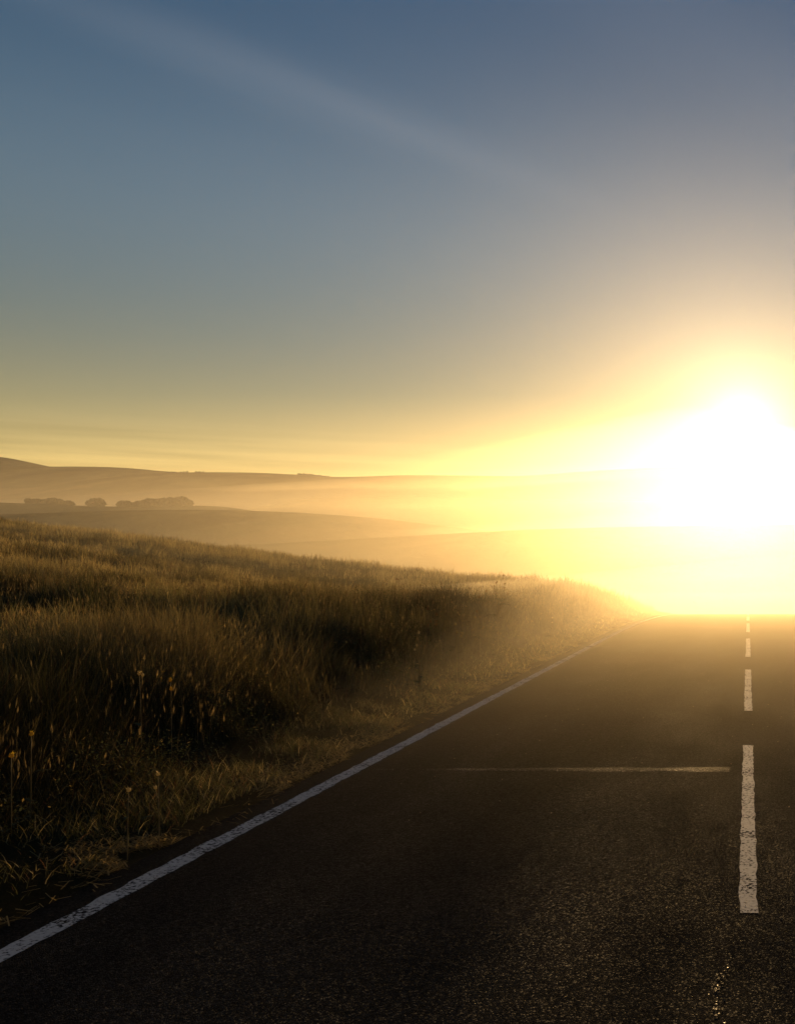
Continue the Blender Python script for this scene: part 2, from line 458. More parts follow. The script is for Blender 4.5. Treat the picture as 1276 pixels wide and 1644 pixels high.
# ------------------------------------------------------------------ grass
def blade_mesh(base, height, width, yaw, lean, leanyaw, cols, segs, curl=0.6):
    """all blades at once: tapered ribbons with SEGS quads (last one a narrow tip)"""
    n = len(base)
    k = segs + 1
    ts = np.linspace(0, 1, k)
    wx = np.cos(yaw); wy = np.sin(yaw)
    lx = np.cos(leanyaw); ly = np.sin(leanyaw)
    V = np.zeros((n, k, 2, 3), dtype=np.float32)
    for j, t in enumerate(ts):
        off = lean * height * (t ** 1.8) * curl * 1.6
        zz = height * (t - 0.25 * lean * t ** 3)
        hw = width * 0.5 * (1 - 0.85 * t ** 1.3)
        cx = base[:, 0] + lx * off; cy = base[:, 1] + ly * off; cz = base[:, 2] + zz
        for side, sg in enumerate((-1, 1)):
            V[:, j, side, 0] = cx + sg * wx * hw
            V[:, j, side, 1] = cy + sg * wy * hw
            V[:, j, side, 2] = cz
    idx = np.arange(n * k * 2).reshape(n, k, 2)
    f = np.stack([idx[:, :-1, 0], idx[:, :-1, 1], idx[:, 1:, 1], idx[:, 1:, 0]], -1).reshape(-1, 4)
    C = np.repeat(cols[:, None, :], k * 2, 1).reshape(-1, 3)
    return V.reshape(-1, 3), f, C

def scatter(n, y0, y1, margin=4.0, xmax=-2.96):
    y = np.sqrt(rng.random(n) * (y1 ** 2 - y0 ** 2) + y0 ** 2)
    lo = -0.735 * y - margin
    x = lo + (xmax - lo) * rng.random(n)
    return x, y

STRAW = np.array([0.40, 0.31, 0.125]); OLIVE = np.array([0.13, 0.12, 0.038]); GREEN = np.array([0.085, 0.10, 0.025]); RUST = np.array([0.17, 0.085, 0.035])

def blade_set(n, y0, y1, wmin, wmax, segs, hscale=1.0, ring_fade=True):
    x, y = scatter(n, y0, y1)
    t = -x - 3.05
    edge_wob = 0.35 * (fbm(y * 1.1, y * 0, 201, 4) - 0.5) * 2
    # patches of different growth
    p1 = fbm(x / 2.6, y / 1.7, 211, 4)
    p2 = fbm(x / 0.55, y / 0.5, 223, 3)
    p3 = fbm(x / 7.0, y / 4.0, 227, 3)
    keep = rng.random(n) < np.clip(0.30 + 3.6 * (p2 - 0.38) + 1.2 * (p1 - 0.45), 0.06, 1)
    keep &= (t > 0.05 + edge_wob * 0.25)
    x, y, t, p1, p2, p3, edge_wob = [a[keep] for a in (x, y, t, p1, p2, p3, edge_wob)]
    n = len(x)
    tall = sm((t - 0.55 - edge_wob * 0.5) / 0.9)                  # short verge, then tall growth
    band = np.exp(-((t - 2.0) / 1.5) ** 2)                       # rank growth by the road
    far = sm((t - 3.0) / 3.0)
    h = 0.05 + 0.05 * rng.random(n) + tall * (0.08 + 0.13 * band + 0.10 * np.clip((p2 - 0.4) * 4, 0, 1))
    h *= 0.45 + 1.0 * p2 + 0.35 * rng.random(n)
    h *= 0.45 + 0.85 * rng.random(n)
    h *= hscale
    z = ground_z(x, y) - 0.02
    base = np.stack([x, y, z], -1)
    yaw = rng.random(n) * np.pi
    lean = 0.10 + 0.55 * rng.random(n) ** 1.5 + 0.25 * (1 - tall)
    ly = rng.random(n) * 2 * np.pi
    r = rng.random(n)[:, None]
    s1 = np.clip((p1 - 0.36) * 4.2, 0, 1)[:, None]
    cols = OLIVE * (1 - s1) + STRAW * s1
    fw = (0.55 * sm((t - 3.5) / 6.0) * np.clip((p2 - 0.3) * 4, 0, 1))[:, None]
    cols = cols * (1 - fw) + STRAW * fw
    g = (1 - 0.7 * sm((t - 4) / 6))[:, None] * np.clip((0.5 - p3) * 4, 0, 1)[:, None] * 0.5
    cols = cols * (1 - g) + GREEN * g
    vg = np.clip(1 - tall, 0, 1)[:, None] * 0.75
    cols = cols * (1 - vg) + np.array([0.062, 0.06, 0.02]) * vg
    ru = (rng.random(n) < 0.10)[:, None]
    cols = np.where(ru, RUST, cols)
    pale = (rng.random(n) < 0.10)[:, None]
    cols = np.where(pale, STRAW * 1.25, cols)
    near_shade = np.exp(-(np.maximum(t - 0.8, 0) / 3.2) ** 2)[:, None]
    dark = np.clip((0.52 - p1) * 7, 0, 1)[:, None] * (1 - near_shade * 0.5)
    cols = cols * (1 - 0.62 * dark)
    cols = cols * (1 - 0.66 * near_shade * sm((t - 0.3) / 0.6)[:, None])  # roadside blades darkened: shade of their camera-facing side mixed into the colour
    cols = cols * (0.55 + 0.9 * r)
    w = wmin + (wmax - wmin) * rng.random(n)
    return blade_mesh(base, h, w, yaw, lean, ly, cols, segs), (x, y, z, h, t)

VV, FF, CC = [], [], []
off = 0
def push(parts):
    global off
    v, f, c = parts
    VV.append(v); FF.append(f + off); CC.append(c); off += len(v)

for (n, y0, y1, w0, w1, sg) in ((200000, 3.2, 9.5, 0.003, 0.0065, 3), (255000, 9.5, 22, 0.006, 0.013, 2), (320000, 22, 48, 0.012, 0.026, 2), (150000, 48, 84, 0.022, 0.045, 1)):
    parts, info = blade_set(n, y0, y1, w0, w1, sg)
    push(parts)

# flowering grass stems with slim seed heads, still part of the grass
def stem_set(n, y0, y1, w):
    x, y = scatter(n, y0, y1, 4.0, -3.9)
    p = fbm(x / 1.6, y / 1.4, 307, 3)
    keep = rng.random(n) < np.clip((p - 0.35) * 3.5, 0.05, 1)
    x, y = x[keep], y[keep]; n = len(x); t = -x - 3.05
    band = np.exp(-((t - 2.0) / 1.8) ** 2)
    h = (0.20 + 0.26 * band) * (0.65 + 0.6 * rng.random(n)) * sm(t / 1.6)
    z = ground_z(x, y)
    base = np.stack([x, y, z], -1)
    lean = 0.05 + 0.3 * rng.random(n); ly = rng.random(n) * 6.283
    yaw = rng.random(n) * 3.14
    cs = np.repeat(np.array([[0.20, 0.14, 0.055]]), n, 0) * (0.6 + 0.7 * rng.random(n))[:, None]
    push(blade_mesh(base, h, np.full(n, w), yaw, lean, ly, cs, 2))
    # head: two crossed slim diamonds at the tip
    tipx = x + np.cos(ly) * lean * h * 0.96; tipy = y + np.sin(ly) * lean * h * 0.96
    tipz = z + h * (1 - 0.25 * lean)
    L_ = 0.025 + 0.045 * rng.random(n); wd = L_ * (0.08 + 0.10 * rng.random(n)) + w * 0.6
    hc = np.array([0.26, 0.185, 0.075]) * (0.5 + 0.9 * rng.random(n))[:, None]
    for a in (0.0, 1.57):
        v = np.zeros((n, 4, 3), dtype=np.float32)
        ca, sa = np.cos(yaw + a), np.sin(yaw + a)
        dx = np.cos(ly) * lean * 0.9; dy = np.sin(ly) * lean * 0.9
        for j, (tt, ww) in enumerate(((0, 0), (0.45, 1), (1, 0), (0.45, -1))):
            v[:, j, 0] = tipx + dx * L_ * (tt - 0.3) + ca * wd * 0.5 * ww
            v[:, j, 1] = tipy + dy * L_ * (tt - 0.3) + sa * wd * 0.5 * ww
            v[:, j, 2] = tipz + L_ * (tt - 0.3)
        idx = np.arange(n * 4).reshape(n, 4)
        push((v.reshape(-1, 3), idx, np.repeat(hc[:, None, :], 4, 1).reshape(-1, 3)))
stem_set(12000, 3.5, 10, 0.0022)
stem_set(22000, 10, 24, 0.003)
stem_set(22000, 24, 50, 0.006)

# small broad leaves of herbs mixed through the rank growth
def leaf_set(n, y0, y1, size):
    x, y = scatter(n, y0, y1, 4.0, -3.5)
    t = -x - 3.05
    p = fbm(x / 0.9, y / 0.8, 331, 3)
    keep = rng.random(n) < np.clip((p - 0.42) * 5, 0, 1) * np.exp(-(t / 6.0) ** 2)
    x, y, t, p = x[keep], y[keep], t[keep], p[keep]; n = len(x)
    z = ground_z(x, y) + 0.04 + rng.random(n) ** 0.7 * (0.10 + 0.28 * np.exp(-((t - 2.0) / 1.6) ** 2)) * np.clip((p - 0.3) * 3.5, 0.2, 1)
    a = rng.random(n) * 6.283; e = rng.uniform(-0.6, 0.9, n)
    d = np.stack([np.cos(a) * np.cos(e), np.sin(a) * np.cos(e), np.sin(e)], -1)
    s_ = np.stack([-np.sin(a), np.cos(a), rng.uniform(-.5, .5, n)], -1)
    sz = size * (0.5 + rng.random(n))
    c0 = np.stack([x, y, z], -1)
    V = np.stack([c0, c0 + d * sz[:, None] * .5 + s_ * sz[:, None] * .22, c0 + d * sz[:, None], c0 + d * sz[:, None] * .5 - s_ * sz[:, None] * .22], 1)
    cc = np.array([0.055, 0.06, 0.02]) * (0.5 + rng.random(n))[:, None]
    cc = np.where((rng.random(n) < 0.06)[:, None], np.array([0.35, 0.24, 0.07]), cc)
    push((V.reshape(-1, 3), np.arange(n * 4).reshape(n, 4), np.repeat(cc[:, None, :], 4, 1).reshape(-1, 3)))
leaf_set(110000, 3.4, 11, 0.02)
leaf_set(90000, 11, 28, 0.034)

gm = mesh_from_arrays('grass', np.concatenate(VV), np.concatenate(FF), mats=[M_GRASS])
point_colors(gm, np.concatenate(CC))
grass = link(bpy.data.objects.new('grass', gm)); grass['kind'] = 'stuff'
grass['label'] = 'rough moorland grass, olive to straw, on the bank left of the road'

# straw and trampled blades lying along the tarmac edge
n = 26000
yl = 3.0 + 27 * rng.random(n) ** 1.6
cl = fbm(yl * 1.7, yl * 0, 401, 4)
xl = -2.97 - 0.22 * (cl - 0.5) * 2 - np.abs(rng.normal(0, 0.16, n)) + 0.05
kp = rng.random(n) < np.clip((cl - 0.36) * 4, 0.03, 1)
xl, yl = xl[kp], yl[kp]; n = len(xl)
zl = np.maximum(ground_z(xl, yl), road_z(yl) + np.where(xl > -2.96, 0.021, -0.03)) + 0.004
basel = np.stack([xl, yl, zl + 0.015 * rng.random(n)], -1)
ang = rng.random(n) * 6.283
Ln = 0.02 + 0.06 * rng.random(n); wl = 0.0012 + 0.0018 * rng.random(n)
lift = 0.025 * rng.random(n)
v = np.zeros((n, 4, 3), dtype=np.float32)
for j, (s, sg) in enumerate(((-0.5, -1), (-0.5, 1), (0.5, 1), (0.5, -1))):
    v[:, j, 0] = basel[:, 0] + np.cos(ang) * Ln * s - np.sin(ang) * wl * sg
    v[:, j, 1] = basel[:, 1] + np.sin(ang) * Ln * s + np.cos(ang) * wl * sg
    v[:, j, 2] = basel[:, 2] + lift * (s + 0.5)
lm = mesh_from_arrays('grass_litter', v.reshape(-1, 3), np.arange(n * 4).reshape(n, 4), mats=[M_GRASS])
point_colors(lm, np.repeat((np.array([0.32, 0.23, 0.08]) * (0.5 + 0.8 * rng.random(n))[:, None])[:, None, :], 4, 1).reshape(-1, 3))
lit = link(bpy.data.objects.new('grass_litter', lm)); lit['kind'] = 'stuff'
lit['label'] = 'dry straw scattered along the broken tarmac edge'

# ------------------------------------------------------------------ single weeds and flowers
def tube(path, radii, sides=5):
    vs, fs = [], []
    for i, (p, r) in enumerate(zip(path, radii)):
        d = (path[min(i + 1, len(path) - 1)] - path[max(i - 1, 0)]).normalized()
        a = d.orthogonal().normalized(); b = d.cross(a)
        for s in range(sides):
            an = 2 * math.pi * s / sides
            vs.append(p + a * math.cos(an) * r + b * math.sin(an) * r)
    for i in range(len(path) - 1):
        for s in range(sides):
            fs.append((i * sides + s, i * sides + (s + 1) % sides, (i + 1) * sides + (s + 1) % sides, (i + 1) * sides + s))
    fs.append(tuple(range(sides))[::-1]); fs.append(tuple(range((len(path) - 1) * sides, len(path) * sides)))
    return vs, fs

def build(name, vs, fs, mat, parent, smooth=True):
    me = bpy.data.meshes.new(name)
    me.from_pydata([tuple(v) for v in vs], [], fs)
    me.materials.append(mat)
    if smooth:
        for p in me.polygons: p.use_smooth = True
    me.update()
    return link(bpy.data.objects.new(name, me), parent)

def blob(c, r, h, rnd, spikes=0):
    """a bristly head: an egg of facets with tufts"""
    vs, fs = [], []
    rings = ((0, .35), (.2, .9), (.5, 1.0), (.8, .75), (1, .3)); k = 8
    for t, w in rings:
        for s in range(k):
            a = 2 * math.pi * s / k; q = r * w * (0.8 + 0.4 * rnd.random())
            vs.append(c + Vector((math.cos(a) * q, math.sin(a) * q, (t - .3) * h)))
    for i in range(len(rings) - 1):
        for s in range(k):
            fs.append((i * k + s, i * k + (s + 1) % k, (i + 1) * k + (s + 1) % k, (i + 1) * k + s))
    fs.append(tuple(range(k))[::-1]); fs.append(tuple(range((len(rings) - 1) * k, len(rings) * k)))
    for _ in range(spikes):
        a = rnd.random() * 6.283; e = rnd.uniform(.1, 1.4)
        d = Vector((math.cos(a) * math.cos(e), math.sin(a) * math.cos(e), math.sin(e)))
        o = d.orthogonal().normalized() * r * .12; b = len(vs); st = c + Vector((0, 0, h * .3))
        vs += [st + o, st - o, st + d * r * 1.9]; fs.append((b, b + 1, b + 2))
    return vs, fs

def plant(name, label, cat, px, depth, py_top, heads, mat_head, seed, group=None, leaves=4, rad=0.006, head_r=0.022, spread=0.12, height=None):
    rnd = random.Random(seed)
    x = (px - VX) / F * depth
    gz = float(ground_z(x, depth))
    top = EYE - (py_top - VY) / F * depth
    h = max(top - gz, 0.2) if height is None else height
    root = link(bpy.data.objects.new(name, None)); root.location = (x, depth, gz); root.empty_display_size = 0.1
    root['label'] = label; root['category'] = cat
    if group: root['group'] = group
    bend = Vector((rnd.uniform(-.05, .05), rnd.uniform(-.05, .05), 0))
    path = [Vector((0, 0, -0.02)) + Vector((bend.x * t * t * h, bend.y * t * t * h, (h) * t)) for t in (0, .25, .5, .75, 1.0)]
    vs, fs = tube(path, [rad, rad * .9, rad * .8, rad * .65, rad * .5])
    tips = [path[-1]]
    for i in range(heads - 1):
        t = rnd.uniform(.55, .9); p0 = path[0].lerp(path[-1], t)
        a = rnd.random() * 6.283
        p2 = p0 + Vector((math.cos(a) * spread * rnd.uniform(.5, 1), math.sin(a) * spread * rnd.uniform(.5, 1), h * rnd.uniform(.08, .25)))
        p1 = p0.lerp(p2, .5) + Vector((0, 0, -h * .03))
        bv, bf = tube([p0, p1, p2], [rad * .55, rad * .5, rad * .4], 4)
        o = len(vs); vs += bv; fs += [tuple(q + o for q in f) for f in bf]
        tips.append(p2)
    build('stem', vs, fs, M_STALK, root)
    for tp in tips:
        bv, bf = blob(tp, head_r * rnd.uniform(.8, 1.25), head_r * rnd.uniform(2, 2.8), rnd, 10)
        build('seed_head' if mat_head is not M_PETAL else 'flower_head', bv, bf, mat_head, root, False)
    for i in range(leaves):
        t = rnd.uniform(.1, .7); p0 = path[0].lerp(path[-1], t); a = rnd.random() * 6.283
        d = Vector((math.cos(a), math.sin(a), .35)); s = Vector((-math.sin(a), math.cos(a), 0)); ll = h * rnd.uniform(.15, .28)
        lv = []; lf = []
        for j, (q, w) in enumerate(((0, .15), (.35, 1), (.7, .7), (1, .05))):
            c = p0 + d * ll * q + Vector((0, 0, -ll * .35 * q * q))
            lv += [c + s * ll * .13 * w, c - s * ll * .13 * w]
        for j in range(3): lf.append((2 * j, 2 * j + 1, 2 * j + 3, 2 * j + 2))
        build('leaf', lv, lf, M_LEAF, root)
    return root

WEEDS = 'seeded weeds standing above the roadside grass'
plant('thistle', 'lone dark seeded thistle out in the pale open field', 'thistle', 637, 21, 929, 3, M_SEED, 1, WEEDS, rad=0.0054, head_r=0.0136, spread=.07)
plant('thistle', 'tall slim thistle with one head clear of the tall grass, right of the field thistle', 'thistle', 717, 15, 944, 2, M_SEED, 2, WEEDS, rad=0.0042, head_r=0.0105, spread=.05)
plant('thistle', 'thistle with a dark round head, just left of the branching dock', 'thistle', 771, 15, 957, 2, M_SEED, 3, WEEDS, rad=0.0042, head_r=0.0136, spread=.05)
plant('dock', 'widely branching brown dock, tallest weed against the bright glow', 'weed', 800, 16, 934, 8, M_SEED, 4, WEEDS, rad=0.0042, head_r=0.0093, spread=.26)
plant('thistle', 'bushy thistle with many small heads at the front of the tall grass', 'thistle', 684, 12.5, 975, 8, M_SEED, 5, WEEDS, rad=0.0036, head_r=0.0136, spread=.16)
plant('grass_stalk', 'pale upright stalk lit from behind close to the road bend', 'stalk', 884, 16.5, 990, 2, M_PALE, 6, WEEDS, rad=.003, head_r=.009, spread=.03, leaves=1)
plant('thistle', 'pale headed thistle low in the shaded tall grass', 'thistle', 734, 12, 1000, 4, M_PALE, 7, WEEDS, rad=.005, head_r=0.0112, spread=.08)
plant('thistle', 'pair of pale heads deepest in the shaded grass, lowest of the weeds', 'thistle', 674, 10.5, 1014, 3, M_PALE, 8, WEEDS, rad=.005, head_r=0.0099, spread=.07)
FL = 'small yellow flowers in the dark verge'
plant('yellow_flower', 'yellow flower at the far left edge of the dark verge', 'flower', 19, 5.3, 1236, 1, M_PETAL, 11, FL, rad=.003, head_r=.010, leaves=2, height=.42)
plant('yellow_flower', 'yellow flower just right of the leftmost one', 'flower', 50, 5.6, 1221, 1, M_PETAL, 12, FL, rad=.003, head_r=.010, leaves=2, height=.46)
plant('yellow_flower', 'yellow green flower furthest from the left edge, over the dark hollow', 'flower', 276, 7.2, 1155, 2, M_PETAL, 13, FL, rad=.003, head_r=.011, spread=.03, leaves=2, height=.55)
ST = 'pale curled stalks in the verge'
plant('grass_stalk', 'pale curled stalk highest up in the dark grass', 'stalk', 228, 7.0, 1130, 2, M_PALE, 14, ST, rad=.003, head_r=.010, spread=.04, leaves=1, height=.6)
plant('grass_stalk', 'bent pale stalk near the short grass left of the road', 'stalk', 205, 5.2, 1252, 1, M_PALE, 15, ST, rad=.003, head_r=.009, leaves=1, height=.36)
plant('grass_stalk', 'upright pale stalk beside the bent one', 'stalk', 256, 5.4, 1234, 2, M_PALE, 16, ST, rad=.003, head_r=.009, spread=.03, leaves=1, height=.4)

# ------------------------------------------------------------------ far trees
def tree(label, px, py_base, px_w, px_h, seed, group, shape=1.0):
    rnd = random.Random(seed); r2 = np.random.default_rng(seed)
    p = surf_at(H_D, px, py_base)
    D = p.y
    w = 1.3 * px_w / F * D; h = 0.92 * px_h / F * D
    root = link(bpy.data.objects.new('tree', None)); root.location = p; root['label'] = label; root['category'] = 'tree'; root['group'] = group
    vs, fs = tube([Vector((0, 0, -.6)), Vector((.05, 0, h * .3)), Vector((.15, .05, h * .65))], [w * .045 + .08, w * .035 + .05, .04], 7)
    for i in range(5):
        a = rnd.random() * 6.283; q = Vector((.05, 0, h * rnd.uniform(.2, .45)))
        bv, bf = tube([q, q + Vector((math.cos(a) * w * .2, math.sin(a) * w * .2, h * .15)), q + Vector((math.cos(a) * w * .36, math.sin(a) * w * .36, h * .26))], [.09, .06, .025], 5)
        o = len(vs); vs += bv; fs += [tuple(k + o for k in f) for f in bf]
    build('trunk', vs, fs, M_BARK, root)
    n = 2400
    lobes = []
    for i in range(11):
        a = rnd.random() * 6.283; rr = w * .5 * math.sqrt(rnd.random()) * .72
        lobes.append((rr * math.cos(a), rr * math.sin(a), h * rnd.uniform(.3, .8) * (1 - .45 * (rr / (w * .5)) ** 2), w * rnd.uniform(.14, .24)))
    L = np.array(lobes)
    pick = r2.integers(0, len(L), n)
    d = r2.normal(size=(n, 3)); d /= np.linalg.norm(d, axis=1)[:, None]
    rad = L[pick, 3] * r2.random(n) ** .4
    c = L[pick, :3] + d * rad[:, None] * np.array([1, 1, .8])
    c[:, 2] = np.maximum(c[:, 2], h * .1)
    sz = .22 + .3 * r2.random(n)
    a1 = r2.normal(size=(n, 3)); a1 /= np.linalg.norm(a1, axis=1)[:, None]
    a2 = np.cross(a1, r2.normal(size=(n, 3))); a2 /= np.linalg.norm(a2, axis=1)[:, None]
    V = np.stack([c - a1 * sz[:, None], c + a2 * sz[:, None] * .7, c + a1 * sz[:, None], c - a2 * sz[:, None] * .7], 1)
    me = mesh_from_arrays('crown', V.reshape(-1, 3), np.arange(n * 4).reshape(n, 4), mats=[M_CROWN])
    link(bpy.data.objects.new('crown', me), root)
    return root
TG = 'small trees in the misty valley'
tree('small bushy tree, leftmost on the misty slope', 54, 808, 18, 5, 31, TG)
tree('round crowned tree, largest of those left of the row', 84, 809, 26, 8, 32, TG)
tree('tiny low tree between two round trees', 110, 812, 15, 5, 33, TG)
tree('round tree standing alone midway along the slope', 155, 813, 28, 9, 34, TG)
TR = 'row of trees climbing to the right in the mist'
tree('lowest tree at the left end of the row', 204, 812, 22, 6, 35, TR)
tree('second tree of the row, taller than the end one', 226, 811, 20, 10, 36, TR)
tree('rounded tree left of the middle of the row', 243, 810, 22, 10, 37, TR)
tree('rounded tree right of the middle of the row', 260, 809, 22, 11, 38, TR)
tree('broad tree next to the tallest end tree', 278, 809, 22, 13, 39, TR)
tree('tallest tree at the right end of the row', 294, 809, 20, 15, 40, TR)

# far wood on the skyline, too far to count
r2 = np.random.default_rng(77)
V, Fc, o = [], [], 0
def wood(H, px0, px1, py_fn, n, hmax):
    global o
    for i in range(n):
        px = r2.uniform(px0, px1)
        u, Yh, Zh = H
        k = int(np.argmin(np.abs(u - (px - VX) / F)))
        j = int(np.argmax((Zh[:, k] - EYE) / Yh[:, k]))
        c = np.array([(px - VX) / F * Yh[j, k], Yh[j, k], Zh[j, k]])
        h = hmax * r2.uniform(.4, 1) * py_fn((px - px0) / (px1 - px0)) ** .5
        m = 60
        d = r2.normal(size=(m, 3)); d /= np.linalg.norm(d, axis=1)[:, None]
        cc = c + d * np.array([h * .9, h * .6, h * .5]) * (r2.random(m) ** .4)[:, None] + np.array([0, 0, h * .4])
        s = .2 + .3 * r2.random(m)
        a1 = r2.normal(size=(m, 3)); a2 = r2.normal(size=(m, 3))
        a1 /= np.linalg.norm(a1, axis=1)[:, None]; a2 /= np.linalg.norm(a2, axis=1)[:, None]
        V.append(np.stack([cc - a1 * s[:, None], cc + a2 * s[:, None], cc + a1 * s[:, None], cc - a2 * s[:, None]], 1).reshape(-1, 3))
        Fc.append(np.arange(m * 4).reshape(m, 4) + o); o += m * 4
wood(H_F, 475, 528, lambda t: 1.2 * (1 - t) ** 1.5 + .1, 40, 1.0)
wood(H_E, 268, 330, lambda t: 4 * t * (1 - t), 16, 0.5)
wm = mesh_from_arrays('distant_woods', np.concatenate(V), np.concatenate(Fc), mats=[M_CROWN])
wo = link(bpy.data.objects.new('distant_woods', wm)); wo['kind'] = 'stuff'; wo['label'] = 'low scrub and woods along the skyline'

# ------------------------------------------------------------------ haze and valley mist
def box(name, lo, hi, mat):
    vs = [(x, y, z) for x in (lo[0], hi[0]) for y in (lo[1], hi[1]) for z in (lo[2], hi[2])]
    fs = [(0, 1, 3, 2), (4, 6, 7, 5), (0, 4, 5, 1), (2, 3, 7, 6), (0, 2, 6, 4), (1, 5, 7, 3)]
    me = bpy.data.meshes.new(name); me.from_pydata(vs, [], fs); me.materials.append(mat); me.update()
    return link(bpy.data.objects.new(name, me))
HAZE_D = 0.00011
G_HAZE = 0.82
zmin = float(Zg.min())
hz = box('haze', (-1500, -80, zmin - 16), (1400, 1500, 96), mat_volume('haze_air', HAZE_D, G_HAZE, (1.0, 0.94, 0.84)))
hz['kind'] = 'stuff'; hz['label'] = 'thin golden morning haze'

def mist(label, c, r, dens, g=0.86, deep=6, power=1.6):
    """a bank of ground mist: one closed lens of even air"""
    nr, na = 26, 72
    rho = np.linspace(0, 1, nr + 1)[1:]
    th = np.arange(na) / na * 2 * math.pi
    k = 1 + 0.25 * (fbm(np.cos(th) * 1.5 + 9 + c[0], np.sin(th) * 1.5 + 7, 501, 3) - .5)
    vs = [(c[0], c[1], c[2] + r[2])]
    for q in rho:
        for j in range(na):
            vs.append((c[0] + r[0] * q * k[j] * math.cos(th[j]), c[1] + r[1] * q * k[j] * math.sin(th[j]), c[2] + r[2] * (1 - q) ** power))
    fs = [(0, 1 + j, 1 + (j + 1) % na) for j in range(na)]
    for i in range(nr - 1):
        for j in range(na):
            p = 1 + i * na + j; q = 1 + i * na + (j + 1) % na
            fs.append((p, p + na, q + na, q))
    e = 1 + (nr - 1) * na; low = len(vs)
    for j in range(na):
        vs.append((vs[e + j][0], vs[e + j][1], c[2] - deep))
    for j in range(na):
        fs.append((e + j, low + j, low + (j + 1) % na, e + (j + 1) % na))
    fs.append(tuple(low + j for j in reversed(range(na))))
    me = bpy.data.meshes.new('valley_mist'); me.from_pydata(vs, [], fs); me.update()
    me.materials.append(mat_volume('mist_air', dens, g, (1.0, 0.91, 0.72)))
    o = link(bpy.data.objects.new('valley_mist', me)); o['kind'] = 'stuff'; o['label'] = label
    return o
mist('golden mist added low over the crest of the road for lens glow', (4, 27, 0), (30, 25, 2.0), 0.017, 0.76, 22, 1.6)  # added volume: its scatter veils the road the way lens flare would
mist('taller, thinner golden mist added over the road crest for sun bloom', (-3, 50, 0), (52, 45, 9.0), 0.0066, 0.875, 22, 1.45)  # added volume: spreads glow below the sun in place of lens bloom
mist('bright mist filling the hollow beyond the road', (0, 104, -11), (210, 44, 25), 0.0040, 0.75, 12, 1.5)
mist('bright mist lying behind the first low ridge', (30, 178, -2), (250, 30, 16), 0.013, 0.78, 6, 1.3)
mist('pale mist close behind the row of trees', (-190, 292, 4), (250, 40, 32), 0.0038, 0.72, 12, 1.2)
mist('pale mist over the foot of the long hill behind the trees', (-60, 402, 6), (620, 68, 34), 0.0080, 0.72, 12, 1.3)
vm = box('valley_mist', (-700, 100, zmin - 10), (500, 560, 17.5), mat_volume('valley_air', 0.0020, 0.75, (1.0, 0.91, 0.72)))
vm['kind'] = 'stuff'; vm['label'] = 'level sheet of golden mist lying over the whole valley'

# ------------------------------------------------------------------ sky, sun, camera
world = bpy.data.worlds.new('World'); scene.world = world
world.use_nodes = True
nt = world.node_tree; nt.nodes.clear(); L = nt.links.new
wo_ = nt.nodes.new('ShaderNodeOutputWorld'); bg = nt.nodes.new('ShaderNodeBackground')
sky = nt.nodes.new('ShaderNodeTexSky'); sky.sky_type = 'NISHITA'; sky.sun_disc = False
sky.sun_elevation = SUN_ELEV; sky.sun_rotation = math.atan2(SUN_DIR.x, SUN_DIR.y)
sky.air_density = 2.0; sky.dust_density = 0.3; sky.ozone_density = 6.0; sky.altitude = 300
bg.inputs['Strength'].default_value = 0.07
def M(op, a, b=None, c=None):
    n = nt.nodes.new('ShaderNodeMath'); n.operation = op
    for i, v in enumerate((a, b, c)):
        if v is None: continue
        if isinstance(v, (int, float)): n.inputs[i].default_value = v
        else: L(v, n.inputs[i])
    return n.outputs[0]
def gauss(x, w):            # exp(-(x/w)^2)
    q = M('DIVIDE', x, w)
    return M('EXPONENT', M('MULTIPLY', M('MULTIPLY', q, q), -1.0))
def scale_col(fac, c):
    n = nt.nodes.new('ShaderNodeVectorMath'); n.operation = 'SCALE'
    n.inputs[0].default_value = c; L(fac, n.inputs['Scale']); return n.outputs[0]
def add_col(a, b):
    n = nt.nodes.new('ShaderNodeVectorMath'); n.operation = 'ADD'; L(a, n.inputs[0]); L(b, n.inputs[1]); return n.outputs[0]
tcw = nt.nodes.new('ShaderNodeTexCoord'); sp = nt.nodes.new('ShaderNodeSeparateXYZ')
L(tcw.outputs['Generated'], sp.inputs[0])
dx, dy, dz = sp.outputs
zpos = M('MAXIMUM', dz, 0.02)
# warm band of air low over the dawn horizon, strongest towards the sun
dt = nt.nodes.new('ShaderNodeVectorMath'); dt.operation = 'DOT_PRODUCT'; dt.inputs[1].default_value = SUN_DIR; L(tcw.outputs['Generated'], dt.inputs[0])
toward = M('POWER', M('MULTIPLY_ADD', dt.outputs['Value'], 0.5, 0.5), 1.5)
band = M('MULTIPLY', M('EXPONENT', M('MULTIPLY', M('MAXIMUM', dz, 0.0), -15.3)), toward)
c_band = scale_col(band, (30.0, 19.6, 4.8))
# the sun's own aureole, tight round the disc
off2 = M('MULTIPLY', M('SUBTRACT', 1.0, dt.outputs['Value']), 2.0)      # square of the angle from the sun
theta = M('SQRT', M('MAXIMUM', off2, 0.0))
aur = M('ADD', M('MULTIPLY', M('EXPONENT', M('DIVIDE', theta, -0.024)), 34.0), M('MULTIPLY', M('EXPONENT', M('DIVIDE', theta, -0.09)), 3.0))
c_aur = scale_col(aur, (1.0, 0.86, 0.6))
